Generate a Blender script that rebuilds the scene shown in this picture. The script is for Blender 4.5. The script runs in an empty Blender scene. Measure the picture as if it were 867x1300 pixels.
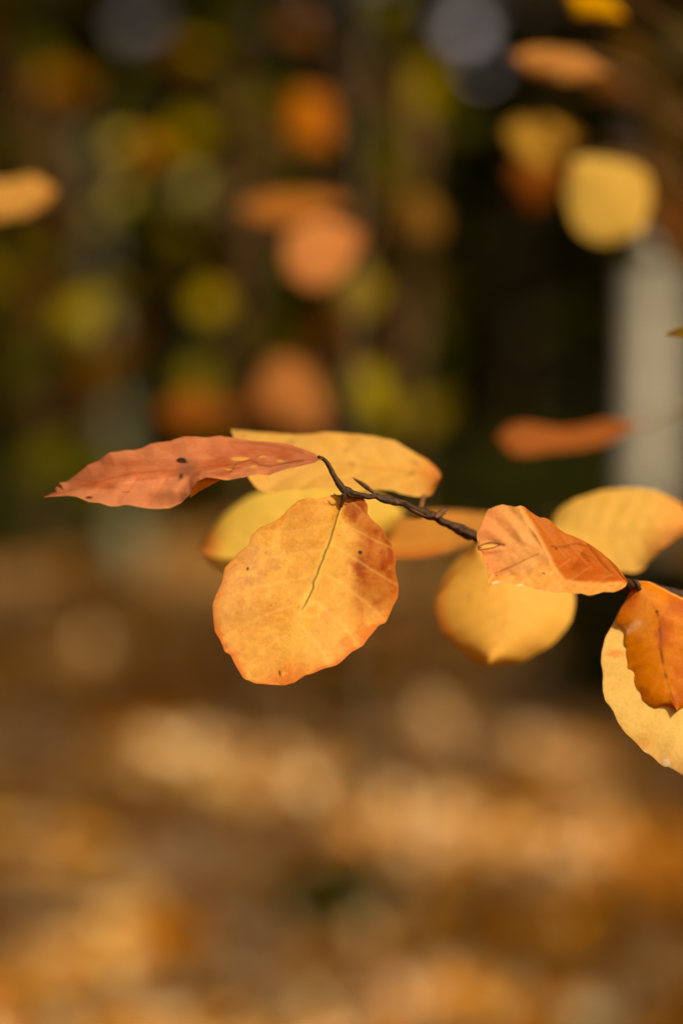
import bpy, math, random
import numpy as np
from mathutils import Vector

# ------------------------------------------------------------------ camera, sky, sun, exposure
S = bpy.context.scene
COL = S.collection
R = math.radians
CAM_LOC = np.array((0.0, 0.0, 1.30))
PITCH = R(1.68)
cam_d = bpy.data.cameras.new('camera')
cam_d.sensor_fit = 'HORIZONTAL'; cam_d.sensor_width = 24.0; cam_d.lens = 85.0
cam_d.clip_start = 0.02; cam_d.clip_end = 1000
cam_d.dof.use_dof = True; cam_d.dof.focus_distance = 0.80; cam_d.dof.aperture_fstop = 3.3
cam = bpy.data.objects.new('camera', cam_d); COL.objects.link(cam)
cam.location = CAM_LOC; cam.rotation_euler = (R(90) - PITCH, 0, 0)
S.camera = cam

SUN_DIR = Vector((0.45, -0.62, 0.64)).normalized()      # towards the sun
world = bpy.data.worlds.new('World'); S.world = world; world.use_nodes = True
wn = world.node_tree.nodes; wl = world.node_tree.links
sky = wn.new('ShaderNodeTexSky'); sky.sky_type = 'NISHITA'; sky.sun_disc = False
sky.sun_elevation = math.asin(SUN_DIR.z)
sky.sun_rotation = math.atan2(SUN_DIR.x, SUN_DIR.y)
sky.air_density = 0.7; sky.dust_density = 8.0; sky.ozone_density = 0.0
wl.new(sky.outputs[0], wn['Background'].inputs[0]); wn['Background'].inputs[1].default_value = 0.07
sun_d = bpy.data.lights.new('sun', 'SUN'); sun_d.energy = 5.0; sun_d.angle = R(0.53); sun_d.color = (1.0, 0.93, 0.82)
sun = bpy.data.objects.new('sun', sun_d); COL.objects.link(sun)
sun.rotation_euler = SUN_DIR.to_track_quat('Z', 'Y').to_euler(); sun.location = (4, -6, 8)
S.view_settings.view_transform = 'Standard'; S.view_settings.look = 'None'
S.view_settings.exposure = 0.11; S.view_settings.gamma = 1.0; S.view_settings.use_curve_mapping = False
S.view_settings.use_white_balance = True; S.view_settings.white_balance_temperature = 9700; S.view_settings.white_balance_tint = 8
S.render.engine = 'CYCLES'
S.cycles.max_bounces = 6; S.cycles.transparent_max_bounces = 4
S.cycles.use_denoising = True

# ------------------------------------------------------------------ helpers
rng = np.random.default_rng(11)
SD = np.array(SUN_DIR)
W0 = 24.0 / 85.0
FW = np.array((0, math.cos(PITCH), -math.sin(PITCH)))
UP = np.array((0, math.sin(PITCH), math.cos(PITCH)))
RT = np.array((1.0, 0, 0))


def P(px, py, d):
    """point seen at pixel px,py of the 867x1300 photograph, d metres along the view axis"""
    px = np.asarray(px, float); py = np.asarray(py, float); d = np.asarray(d, float)
    a = (px - 433.5) / 867 * W0 * d
    b = (650 - py) / 867 * W0 * d
    return CAM_LOC + d[..., None] * FW + a[..., None] * RT + b[..., None] * UP


def lin(c):
    c = np.asarray(c, float) / 255.0
    return np.where(c <= 0.04045, c / 12.92, ((c + 0.055) / 1.055) ** 2.4)


def vnoise(x, y, seed=0):
    """smooth value noise in -1..1"""
    xi = np.floor(x).astype(np.int64); yi = np.floor(y).astype(np.int64)
    fx = x - xi; fy = y - yi
    fx = fx * fx * (3 - 2 * fx); fy = fy * fy * (3 - 2 * fy)

    def h(a, b):
        n = (a * 374761393 + b * 668265263 + seed * 1274126177) & 0x7fffffff
        n = ((n ^ (n >> 13)) * 1274126177) & 0x7fffffff
        return ((n ^ (n >> 16)) & 0xffff) / 32767.5 - 1
    return (h(xi, yi) * (1 - fx) + h(xi + 1, yi) * fx) * (1 - fy) + (h(xi, yi + 1) * (1 - fx) + h(xi + 1, yi + 1) * fx) * fy


def fbm(x, y, seed=0, oct=4):
    r = 0; a = 1; t = 0
    for k in range(oct):
        r = r + a * vnoise(x * 2 ** k, y * 2 ** k, seed + k * 17); t += a; a *= 0.55
    return r / t


def sstep(a, b, x):
    t = np.clip((x - a) / (b - a), 0, 1)
    return t * t * (3 - 2 * t)


def new_mesh(name, verts, faces, mat, parent=None, cols=None, uvs=None, smooth=True, origin=(0, 0, 0)):
    me = bpy.data.meshes.new(name)
    v = np.asarray(verts, float) - np.asarray(origin, float)
    me.from_pydata(v.tolist(), [], [tuple(int(i) for i in f) for f in faces])
    if cols is not None:
        ca = me.color_attributes.new('pigment', 'FLOAT_COLOR', 'POINT')
        c4 = np.ones((len(v), 4), np.float32); c4[:, :3] = cols
        ca.data.foreach_set('color', c4.ravel())
    if uvs is not None:
        uva = me.attributes.new('leafuv', 'FLOAT2', 'POINT')
        uva.data.foreach_set('vector', np.asarray(uvs, np.float32).ravel())
    if smooth:
        me.polygons.foreach_set('use_smooth', [True] * len(me.polygons))
    me.materials.append(mat)
    me.update()
    o = bpy.data.objects.new(name, me); COL.objects.link(o)
    if parent is not None:
        o.parent = parent
    else:
        o.location = origin
    return o


def quads_mesh(name, V, mat, parent=None, cols=None, origin=(0, 0, 0), kind=None):
    """V: n x k x 3 loose polygons with k corners"""
    n, k, _ = V.shape
    me = bpy.data.meshes.new(name)
    me.vertices.add(n * k); me.vertices.foreach_set('co', (V.reshape(-1, 3) - np.asarray(origin)).astype(np.float32).ravel())
    me.loops.add(n * k); me.loops.foreach_set('vertex_index', np.arange(n * k, dtype=np.int32))
    me.polygons.add(n); me.polygons.foreach_set('loop_start', np.arange(0, n * k, k, dtype=np.int32))
    if cols is not None:
        ca = me.color_attributes.new('pigment', 'FLOAT_COLOR', 'POINT')
        c4 = np.ones((n * k, 4), np.float32); c4[:, :3] = np.repeat(cols, k, axis=0)
        ca.data.foreach_set('color', c4.ravel())
    me.materials.append(mat); me.update(); me.validate()
    o = bpy.data.objects.new(name, me); COL.objects.link(o)
    if parent is not None:
        o.parent = parent
    else:
        o.location = origin
    if kind: o['kind'] = kind
    return o


def thing(name, loc, label, cat, group=None):
    o = bpy.data.objects.new(name, None); COL.objects.link(o)
    o.location = loc; o['label'] = label; o['category'] = cat; o.empty_display_size = 0.1
    if group: o['group'] = group
    return o


def catmull(pts, n):
    """n points along a smooth curve through pts (rows of any width), even in chord length"""
    p = np.asarray(pts, float)
    p = np.vstack([2 * p[0] - p[1], p, 2 * p[-1] - p[-2]])
    out = []
    for i in range(1, len(p) - 2):
        t = np.linspace(0, 1, 24, endpoint=False)[:, None]
        a, b, c, d = p[i - 1], p[i], p[i + 1], p[i + 2]
        out.append(0.5 * (2 * b + (c - a) * t + (2 * a - 5 * b + 4 * c - d) * t ** 2 + (3 * b - a - 3 * c + d) * t ** 3))
    out.append(p[-2][None]); q = np.vstack(out)
    return even(q, n)


def even(q, n):
    q = np.asarray(q, float)
    s = np.r_[0, np.cumsum(np.linalg.norm(np.diff(q, axis=0), axis=1))]
    t = np.linspace(0, s[-1], n)
    return np.stack([np.interp(t, s, q[:, k]) for k in range(q.shape[1])], 1)


def tube(pts, rad, nseg=10, bump=0.0, seed=1):
    """tube through 3-D points; rad array; returns verts, faces, v-coordinates"""
    p = np.asarray(pts, float); n = len(p); rad = np.broadcast_to(rad, (n,))
    T = np.gradient(p, axis=0); T /= np.linalg.norm(T, axis=1)[:, None]
    ref = np.array((0.3, 0.9, 0.2)) if abs(T[0] @ np.array((0, 1, 0))) < 0.8 else np.array((1.0, 0.1, 0))
    A = np.cross(T, ref); A /= np.linalg.norm(A, axis=1)[:, None]
    B = np.cross(T, A)
    ang = np.linspace(0, 2 * np.pi, nseg, endpoint=False)
    V = []; F = []
    for i in range(n):
        nz = fbm(np.full(nseg, i * 0.16), 3 * np.cos(ang) + 0.07 * i * (seed % 3 - 1) + 9, seed, 3) if bump else np.zeros(nseg)
        r = rad[i] * (1 + bump * nz)
        V.append(p[i] + r[:, None] * (np.cos(ang)[:, None] * A[i] + np.sin(ang)[:, None] * B[i]))
    V = np.vstack(V)
    for i in range(n - 1):
        for j in range(nseg):
            k = (j + 1) % nseg
            F.append((i * nseg + j, i * nseg + k, (i + 1) * nseg + k, (i + 1) * nseg + j))
    F.append(tuple(range(nseg))[::-1]); F.append(tuple((n - 1) * nseg + j for j in range(nseg)))
    return V, F


def join(parts):
    V = []; F = []; o = 0
    for v, f in parts:
        V.append(v); F += [tuple(i + o for i in q) for q in f]; o += len(v)
    return np.vstack(V), F


# ------------------------------------------------------------------ materials
def mat_base(name):
    m = bpy.data.materials.new(name); m.use_nodes = True
    nt = m.node_tree; nt.nodes.clear()
    out = nt.nodes.new('ShaderNodeOutputMaterial')
    return m, nt, out


def leaf_material(name, trans=0.38, rough=0.6, grain=0.09, gscale=900, bump=0.25, gain=1.0, spec=0.2):
    m, nt, out = mat_base(name); N = nt.nodes.new; L = nt.links.new
    at = N('ShaderNodeAttribute'); at.attribute_name = 'pigment'
    tc = N('ShaderNodeTexCoord')
    n1 = N('ShaderNodeTexNoise'); n1.inputs['Scale'].default_value = gscale; n1.inputs['Detail'].default_value = 5
    L(tc.outputs['Object'], n1.inputs['Vector'])
    mr = N('ShaderNodeMapRange'); mr.inputs['From Min'].default_value = 0.25; mr.inputs['From Max'].default_value = 0.75
    mr.inputs['To Min'].default_value = (1 - grain) * gain; mr.inputs['To Max'].default_value = (1 + grain) * gain
    L(n1.outputs['Fac'], mr.inputs['Value'])
    mx = N('ShaderNodeVectorMath'); mx.operation = 'SCALE'
    L(at.outputs['Color'], mx.inputs[0]); L(mr.outputs[0], mx.inputs['Scale'])
    pb = N('ShaderNodeBsdfPrincipled'); pb.inputs['Roughness'].default_value = rough
    pb.inputs['Specular IOR Level'].default_value = spec
    L(mx.outputs[0], pb.inputs['Base Color'])
    tr = N('ShaderNodeBsdfTranslucent')
    sat = N('ShaderNodeHueSaturation'); sat.inputs['Saturation'].default_value = 1.04; sat.inputs['Value'].default_value = 1.05
    L(mx.outputs[0], sat.inputs['Color']); L(sat.outputs[0], tr.inputs['Color'])
    ms = N('ShaderNodeMixShader'); ms.inputs[0].default_value = trans
    L(pb.outputs[0], ms.inputs[1]); L(tr.outputs[0], ms.inputs[2]); L(ms.outputs[0], out.inputs[0])
    if bump:
        bp = N('ShaderNodeBump'); bp.inputs['Strength'].default_value = bump; bp.inputs['Distance'].default_value = 0.0006
        n2 = N('ShaderNodeTexNoise'); n2.inputs['Scale'].default_value = gscale * 0.55; n2.inputs['Detail'].default_value = 4
        L(tc.outputs['Object'], n2.inputs['Vector']); L(n2.outputs['Fac'], bp.inputs['Height'])
        L(bp.outputs[0], pb.inputs['Normal']); L(bp.outputs[0], tr.inputs['Normal'])
    return m


def bark_material(name, c1, c2, scale, bump=0.4, rough=0.75, stretch=(1, 1, 0.25), dist=0.002, c3=None, spec=0.25):
    m, nt, out = mat_base(name); N = nt.nodes.new; L = nt.links.new
    tc = N('ShaderNodeTexCoord'); mp = N('ShaderNodeMapping'); mp.inputs['Scale'].default_value = stretch
    L(tc.outputs['Object'], mp.inputs['Vector'])
    n1 = N('ShaderNodeTexNoise'); n1.inputs['Scale'].default_value = scale; n1.inputs['Detail'].default_value = 8
    n1.inputs['Roughness'].default_value = 0.65
    L(mp.outputs[0], n1.inputs['Vector'])
    cr = N('ShaderNodeValToRGB'); e = cr.color_ramp.elements
    e[0].position = 0.36; e[0].color = (*c1, 1); e[1].position = 0.66; e[1].color = (*c2, 1)
    if c3: x = e.new(0.74); x.color = (*c3, 1)
    L(n1.outputs['Fac'], cr.inputs['Fac'])
    pb = N('ShaderNodeBsdfPrincipled'); pb.inputs['Roughness'].default_value = rough
    pb.inputs['Specular IOR Level'].default_value = spec
    L(cr.outputs[0], pb.inputs['Base Color'])
    bp = N('ShaderNodeBump'); bp.inputs['Strength'].default_value = bump; bp.inputs['Distance'].default_value = dist
    L(n1.outputs['Fac'], bp.inputs['Height']); L(bp.outputs[0], pb.inputs['Normal'])
    L(pb.outputs[0], out.inputs[0])
    return m


def attr_material(name, rough=0.8, trans=0.0, spec=0.2):
    m, nt, out = mat_base(name); N = nt.nodes.new; L = nt.links.new
    at = N('ShaderNodeAttribute'); at.attribute_name = 'pigment'
    pb = N('ShaderNodeBsdfPrincipled'); pb.inputs['Roughness'].default_value = rough
    pb.inputs['Specular IOR Level'].default_value = spec
    L(at.outputs['Color'], pb.inputs['Base Color'])
    if trans:
        tr = N('ShaderNodeBsdfTranslucent'); L(at.outputs['Color'], tr.inputs['Color'])
        ms = N('ShaderNodeMixShader'); ms.inputs[0].default_value = trans
        L(pb.outputs[0], ms.inputs[1]); L(tr.outputs[0], ms.inputs[2]); L(ms.outputs[0], out.inputs[0])
    else:
        L(pb.outputs[0], out.inputs[0])
    return m


M_LEAF = leaf_material('autumn_beech_leaf')
M_LEAF_FAR = leaf_material('autumn_leaf_soft', trans=0.4, bump=0, grain=0.1, gain=0.78, spec=0.03, rough=0.8)
M_TWIG = bark_material('twig_bark', (0.014, 0.007, 0.004), (0.075, 0.036, 0.017), 620, 0.9, 0.55, (1, 1, 1), 0.0009, (0.34, 0.22, 0.16))
M_BUD = bark_material('bud_scales', (0.05, 0.022, 0.012), (0.16, 0.075, 0.04), 500, 0.4, 0.55, (1, 1, 1), 0.0004)
M_STALK = bark_material('leaf_stalk', (0.06, 0.028, 0.012), (0.22, 0.11, 0.04), 600, 0.3, 0.6, (1, 1, 1), 0.0003)
M_STEM = bark_material('sapling_bark', (0.06, 0.05, 0.035), (0.14, 0.12, 0.09), 60, 0.4, 0.8)
M_PALE_BARK = bark_material('pale_grey_bark', (0.20, 0.185, 0.15), (0.40, 0.37, 0.31), 9, 0.5, 0.8, (1, 1, 0.5), 0.01, spec=0.03)
M_MOSS_BARK = bark_material('greenish_grey_bark', (0.09, 0.09, 0.055), (0.22, 0.215, 0.15), 9, 0.5, 0.85, (1, 1, 0.5), 0.01, spec=0.03)
M_WHITE_BARK = bark_material('whitish_bark', (0.27, 0.265, 0.235), (0.62, 0.605, 0.555), 4, 0.5, 0.8, (1, 1, 0.8), 0.01, spec=0.03)
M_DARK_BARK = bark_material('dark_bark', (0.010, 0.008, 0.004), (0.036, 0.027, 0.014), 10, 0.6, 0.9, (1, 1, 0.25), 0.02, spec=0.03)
M_FOL = attr_material('wood_foliage', 1.0, 0.2, 0.0)
M_LITTER = attr_material('fallen_leaf', 0.9, 0.15, 0.0)

# ------------------------------------------------------------------ ground, hill, far wood
def ground_h(x, y):
    h = 0.05 * fbm(x * 0.45 + 7, y * 0.45, 3, 3) + 0.10 * vnoise(x * 0.13, y * 0.13, 5)
    h = h * sstep(1.0, 5.0, np.abs(y) + np.abs(x))
    return h


def build_ground():
    xs = np.concatenate([np.linspace(-160, -14, 22), np.linspace(-13, 13, 131), np.linspace(14, 160, 22)])
    ys = np.concatenate([np.linspace(-60, -3, 14), np.linspace(-2, 36, 191), np.linspace(38, 62, 14), np.linspace(68, 240, 20)])
    X, Y = np.meshgrid(xs, ys)
    Z = ground_h(X, Y)
    V = np.stack([X, Y, Z], -1).reshape(-1, 3); nx = len(xs); ny = len(ys)
    F = [(j * nx + i, j * nx + i + 1, (j + 1) * nx + i + 1, (j + 1) * nx + i) for j in range(ny - 1) for i in range(nx - 1)]
    m, nt, out = mat_base('leafy_soil'); N = nt.nodes.new; L = nt.links.new
    tc = N('ShaderNodeTexCoord')
    n1 = N('ShaderNodeTexNoise'); n1.inputs['Scale'].default_value = 9; n1.inputs['Detail'].default_value = 8
    n2 = N('ShaderNodeTexNoise'); n2.inputs['Scale'].default_value = 0.7; n2.inputs['Detail'].default_value = 4
    L(tc.outputs['Object'], n1.inputs['Vector']); L(tc.outputs['Object'], n2.inputs['Vector'])
    cr = N('ShaderNodeValToRGB'); e = cr.color_ramp.elements
    e[0].position = 0.3; e[0].color = (0.05, 0.022, 0.003, 1); e[1].position = 0.7; e[1].color = (0.17, 0.07, 0.008, 1)
    L(n1.outputs['Fac'], cr.inputs['Fac'])
    mx = N('ShaderNodeMix'); mx.data_type = 'RGBA'
    c2 = N('ShaderNodeRGB'); c2.outputs[0].default_value = (0.075, 0.04, 0.008, 1)
    mr = N('ShaderNodeMapRange'); mr.inputs['From Min'].default_value = 0.45; mr.inputs['From Max'].default_value = 0.65
    L(n2.outputs['Fac'], mr.inputs['Value']); L(mr.outputs[0], mx.inputs['Factor'])
    L(cr.outputs[0], mx.inputs['A']); L(c2.outputs[0], mx.inputs['B'])
    pb = N('ShaderNodeBsdfPrincipled'); pb.inputs['Roughness'].default_value = 0.95; pb.inputs['Specular IOR Level'].default_value = 0.0
    L(mx.outputs['Result'], pb.inputs['Base Color'])
    bp = N('ShaderNodeBump'); bp.inputs['Strength'].default_value = 0.7; bp.inputs['Distance'].default_value = 0.03
    L(n1.outputs['Fac'], bp.inputs['Height']); L(bp.outputs[0], pb.inputs['Normal'])
    L(pb.outputs[0], out.inputs[0])
    o = new_mesh('ground', V, F, m); o['kind'] = 'structure'
    return o


build_ground()

# a wooded hill added far behind to block sky showing through the wood
def build_hill():
    xs = np.linspace(-170, 170, 70); ys = np.linspace(72, 170, 24)
    X, Y = np.meshgrid(xs, ys)
    Z = -0.6 + 13.0 * sstep(72, 112, Y) + 10 * sstep(100, 170, Y) + 1.5 * fbm(X * 0.05, Y * 0.05, 9, 3)
    V = np.stack([X, Y, Z], -1).reshape(-1, 3); nx = len(xs)
    F = [(j * nx + i, j * nx + i + 1, (j + 1) * nx + i + 1, (j + 1) * nx + i) for j in range(len(ys) - 1) for i in range(nx - 1)]
    m = bark_material('hill_woodland', (0.012, 0.013, 0.004), (0.045, 0.042, 0.012), 0.6, 0.5, 0.95, (1, 1, 1), 0.3)
    o = new_mesh('hill', V, F, m); o['kind'] = 'structure'


build_hill()


def build_backdrop():  # pale puffs added far back to brighten the sky gaps
    r = np.random.default_rng(8); parts = []
    for k in range(26):
        c = np.array((r.uniform(-170, 170), r.uniform(430, 480), r.uniform(50, 120))); rr = r.uniform(24, 46)
        th, ph = np.meshgrid(np.linspace(0.02, np.pi - 0.02, 20), np.linspace(0, 2 * np.pi, 33)[:-1], indexing='ij')
        d = np.stack([np.sin(th) * np.cos(ph) * 1.5, np.sin(th) * np.sin(ph), np.cos(th) * 0.75], -1)
        b = 1 + 0.22 * fbm(d[..., 0] * 2.5 + k, d[..., 2] * 4 + d[..., 1] * 2, 40 + k, 4)
        V = (c + rr * d * b[..., None]).reshape(-1, 3)
        F = [(i * 32 + j, (i + 1) * 32 + j, (i + 1) * 32 + (j + 1) % 32, i * 32 + (j + 1) % 32) for i in range(19) for j in range(32)]
        parts.append((V, F))
    m, nt, out = mat_base('cloud_white')
    pb = nt.nodes.new('ShaderNodeBsdfPrincipled'); pb.inputs['Roughness'].default_value = 1.0; pb.inputs['Specular IOR Level'].default_value = 0
    pb.inputs['Base Color'].default_value = (0.42, 0.44, 0.62, 1); nt.links.new(pb.outputs[0], out.inputs[0])  # lilac stands in for sky light in the gaps
    V, F = join(parts); o = new_mesh('cloud', V, F, m); o['kind'] = 'stuff'; o['label'] = 'pale lilac cloud glimpsed through gaps between the tree tops'; o['category'] = 'cloud'


build_backdrop()


def rand_quads(C, size, r, flat=0.0):
    """leaf-shaped six-corner faces at centres C with random orientation; size array"""
    n = len(C)
    a = r.normal(size=(n, 3)); a[:, 2] *= (1 - flat); a /= np.linalg.norm(a, axis=1)[:, None]
    b = r.normal(size=(n, 3)); b[:, 2] *= (1 - flat)
    b -= (a * b).sum(1)[:, None] * a; b /= np.linalg.norm(b, axis=1)[:, None]
    s = np.asarray(size).reshape(-1, 1, 1) * np.ones((n, 1, 1))
    pat = np.array([(-0.5, 0), (-0.18, 0.3), (0.2, 0.27), (0.5, 0), (0.2, -0.27), (-0.18, -0.3)])
    return C[:, None, :] + s * (pat[None, :, 0, None] * a[:, None, :] + pat[None, :, 1, None] * b[:, None, :])


def palette(n, cols, w, r, jit=0.25):
    c = np.array(cols)[r.choice(len(cols), n, p=np.array(w) / sum(w))]
    return np.clip(c * np.exp(r.normal(0, jit, (n, 1))), 0, 0.9)


SKY_GAPS = [(584, 42, 8, 6), (180, 30, 26, 9), (166, 102, 26, 9), (250, 236, 12, 8)]   # openings between the tree tops


def to_px(C):
    D = C - CAM_LOC
    d = D @ FW
    return 433.5 + (D @ RT) / d / W0 * 867, 650 - (D @ UP) / d / W0 * 867, d


def open_gaps(C, m=12):
    keep = np.ones(len(C), bool); px, py, d = to_px(C)
    for gx, gy, gw, gh in SKY_GAPS:
        keep &= ((px - gx) / (gw + m)) ** 2 + ((py - gy) / (gh + m)) ** 2 > 1
    return keep


def build_wood():
    r = np.random.default_rng(5)
    n = 52000
    C = np.stack([r.uniform(-30, 30, n), r.uniform(38, 62, n), r.uniform(0, 1, n) ** 0.9 * 24], 1)
    C = C[open_gaps(C)]
    dens = fbm(C[:, 0] * 0.28, C[:, 2] * 0.22, 21, 3)
    V = rand_quads(C, r.uniform(0.45, 1.0, len(C)), r)
    cols = palette(len(C), [(0.012, 0.015, 0.002), (0.032, 0.038, 0.003), (0.075, 0.08, 0.004), (0.12, 0.10, 0.006), (0.13, 0.075, 0.008)], [5, 4, 3.2, 1.2, 0.5], r)
    cols *= 0.72 * (1 + 0.5 * dens)[:, None].clip(0.4, 2)
    o = quads_mesh('woodland', V, M_FOL, cols=cols, kind='stuff')
    o['label'] = 'dark blurred woodland closing the view behind the saplings'; o['category'] = 'woodland'


build_wood()


# ------------------------------------------------------------------ trees
def tree_trunk(x, y, h, r0, lean=(0, 0), seed=1, n=40, nseg=22, bump=0.10):
    z = np.linspace(-0.15, h, n)
    rr = r0 * (1 - 0.55 * z / h) + r0 * 0.45 * np.exp(-np.maximum(z, 0) / 0.22)
    wob = 0.10 * fbm(z * 0.22, z * 0 + seed, seed, 2)
    zz = ground_h(np.array([x * 1.0]), np.array([y * 1.0]))[0]
    p = np.stack([x + lean[0] * z / h + wob, y + lean[1] * z / h + 0.05 * wob, z + zz], 1)
    return tube(p, rr, nseg, bump, seed)


def limbs(x, y, h, spread, r, n=6, z0=0.45, r0=0.07):
    out = []
    for k in range(n):
        zb = h * (z0 + (0.95 - z0) * (k + 0.5) / n); a = r.uniform(0, 2 * np.pi); l = spread * r.uniform(0.5, 0.9)
        s = np.linspace(0, 1, 9)
        p = np.stack([x + np.cos(a) * l * s, y + np.sin(a) * l * s, zb + l * 0.55 * s ** 1.3], 1)
        out.append(tube(p, r0 * (1 - 0.85 * s), 7))
    return out


def crown_cloud(x, y, zc, rx, rz, n, r, size, lumps=9):
    cs = np.stack([r.normal(0, 0.55, lumps) * rx, r.normal(0, 0.55, lumps) * rx, r.normal(0, 0.5, lumps) * rz], 1)
    rad = r.uniform(0.28, 0.5, lumps) * rx
    k = r.integers(0, lumps, n)
    C = cs[k] + r.normal(size=(n, 3)) * (rad[k] * 0.5)[:, None] + np.array((x, y, zc))
    return C, r.uniform(0.6, 1.3, n) * size


def build_tree(name, x, y, h, r0, bark, label, cat, seed, rx, crown_cols, w, size, n, z_crown=None, lean=(0, 0), group=None):
    r = np.random.default_rng(seed)
    t = thing(name, (x, y, 0), label, cat, group)
    V, F = join([tree_trunk(x, y, h, r0, lean, seed)] + limbs(x + lean[0] * 0.7, y, h, rx * 0.8, r, 7, 0.5, r0 * 0.4))
    new_mesh('trunk', V, F, bark, t, origin=(x, y, 0))
    zc = z_crown or h * 0.8
    C, s = crown_cloud(x + lean[0], y + lean[1], zc, rx, h * 0.32, n, r, size)
    k = open_gaps(C, 16); C, s = C[k], s[k]; n = len(C)
    quads_mesh('crown', rand_quads(C, s, r), M_FOL, t, palette(n, crown_cols, w, r), origin=(x, y, 0))
    return t


DARKC = [(0.018, 0.023, 0.003), (0.042, 0.050, 0.004), (0.09, 0.088, 0.006), (0.15, 0.085, 0.01)]
def px_x(px, d): return (px - 433.5) / 867 * W0 * d

build_tree('beech_tree', px_x(826, 12.0), 12.0, 13, 0.108, M_WHITE_BARK, 'whitish tree trunk sunlit at the right edge, behind the yellow leaves', 'tree', 31, 3.2, DARKC, [3, 3, 2, 1], 0.30, 5000, 10.0)
build_tree('beech_tree', px_x(160, 21.0), 21.0, 16, 0.14, M_MOSS_BARK, 'pale grey-green tree trunk rising behind the pinkish leaf', 'tree', 32, 3.8, DARKC, [3, 3, 2, 1], 0.35, 5000, 13.0, lean=(-1.7, 0))
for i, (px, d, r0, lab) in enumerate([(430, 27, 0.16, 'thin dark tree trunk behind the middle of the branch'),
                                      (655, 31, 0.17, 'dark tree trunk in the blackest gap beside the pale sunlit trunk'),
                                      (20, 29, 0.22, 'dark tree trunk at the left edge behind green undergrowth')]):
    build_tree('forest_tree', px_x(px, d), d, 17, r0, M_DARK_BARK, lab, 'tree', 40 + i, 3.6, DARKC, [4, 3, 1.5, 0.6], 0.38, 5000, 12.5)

build_tree('understory_tree', px_x(128, 15.5), 15.5, 5.6, 0.028, M_DARK_BARK, 'slim olive-leaved young tree hiding the upper part of the left trunk', 'tree', 71, 1.15, [(0.05, 0.05, 0.006), (0.10, 0.09, 0.008), (0.17, 0.12, 0.012)], [3, 3, 1.4], 0.11, 5200, 3.75)
build_tree('understory_tree', px_x(870, 9.8), 9.8, 4.4, 0.02, M_DARK_BARK, 'slim brown-leaved young tree hiding the upper part of the right trunk', 'tree', 72, 0.55, [(0.06, 0.05, 0.006), (0.12, 0.08, 0.01), (0.2, 0.11, 0.02)], [3, 3, 1.4], 0.09, 2600, 3.35)

# unseen trees added towards the sun: crowns shaped to break light on the wood floor
LIT = [  # sun patches on the floor, in photograph pixels: centre, half length, half height, tilt in degrees
    (300, 985, 165, 34, 12), (500, 1050, 120, 40, 14), (560, 1075, 60, 40, 0), (735, 1080, 95, 50, 8), (690, 968, 60, 18, 15), (850, 1120, 70, 45, 12),
    (30, 1055, 70, 28, 12), (110, 1100, 70, 28, 12), (315, 1105, 45, 36, 0), (75, 1245, 75, 45, 5), (160, 1190, 60, 28, 10), (520, 1250, 90, 40, 10), (700, 1200, 50, 26, 10),
    (110, 835, 50, 16, 0), (545, 925, 46, 14, 0), (820, 1260, 50, 20, 0), (428, 1188, 22, 12, 0)]


def lit_mask(px, py):
    m = np.zeros(len(px), bool)
    for cx, cy, a, b, t in LIT:
        c, s = math.cos(R(t)), math.sin(R(t)); dx, dy = px - cx, py - cy
        m |= ((dx * c + dy * s) / (a + 14)) ** 2 + ((-dx * s + dy * c) / (b + 9)) ** 2 < 1
    return m


PROTECT = [(P(156, 690, 21.0), 0.18), (P(433, 700, 0.85), 0.45), (P(800, 250, 1.3), 0.3), (P(400, 300, 1.6), 0.3), (P(400, 500, 1.8), 0.3), (P(700, 556, 1.05), 0.3), (P(30, 250, 1.2), 0.25),
           (P(820, 380, 12.0), 0.22), (P(820, 470, 12.0), 0.22), (P(820, 560, 12.0), 0.22),
           (P(430, 490, 3.4), 0.5), (P(220, 380, 3.6), 0.5), (P(100, 420, 4.2), 0.4)] + [(P(x, y, 3.5), 0.22) for x, y in ((60, 180), (160, 120), (100, 330), (250, 240), (330, 330), (200, 420), (60, 520), (300, 470), (510, 230), (540, 420), (450, 370), (520, 540), (150, 560), (420, 220))]


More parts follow.
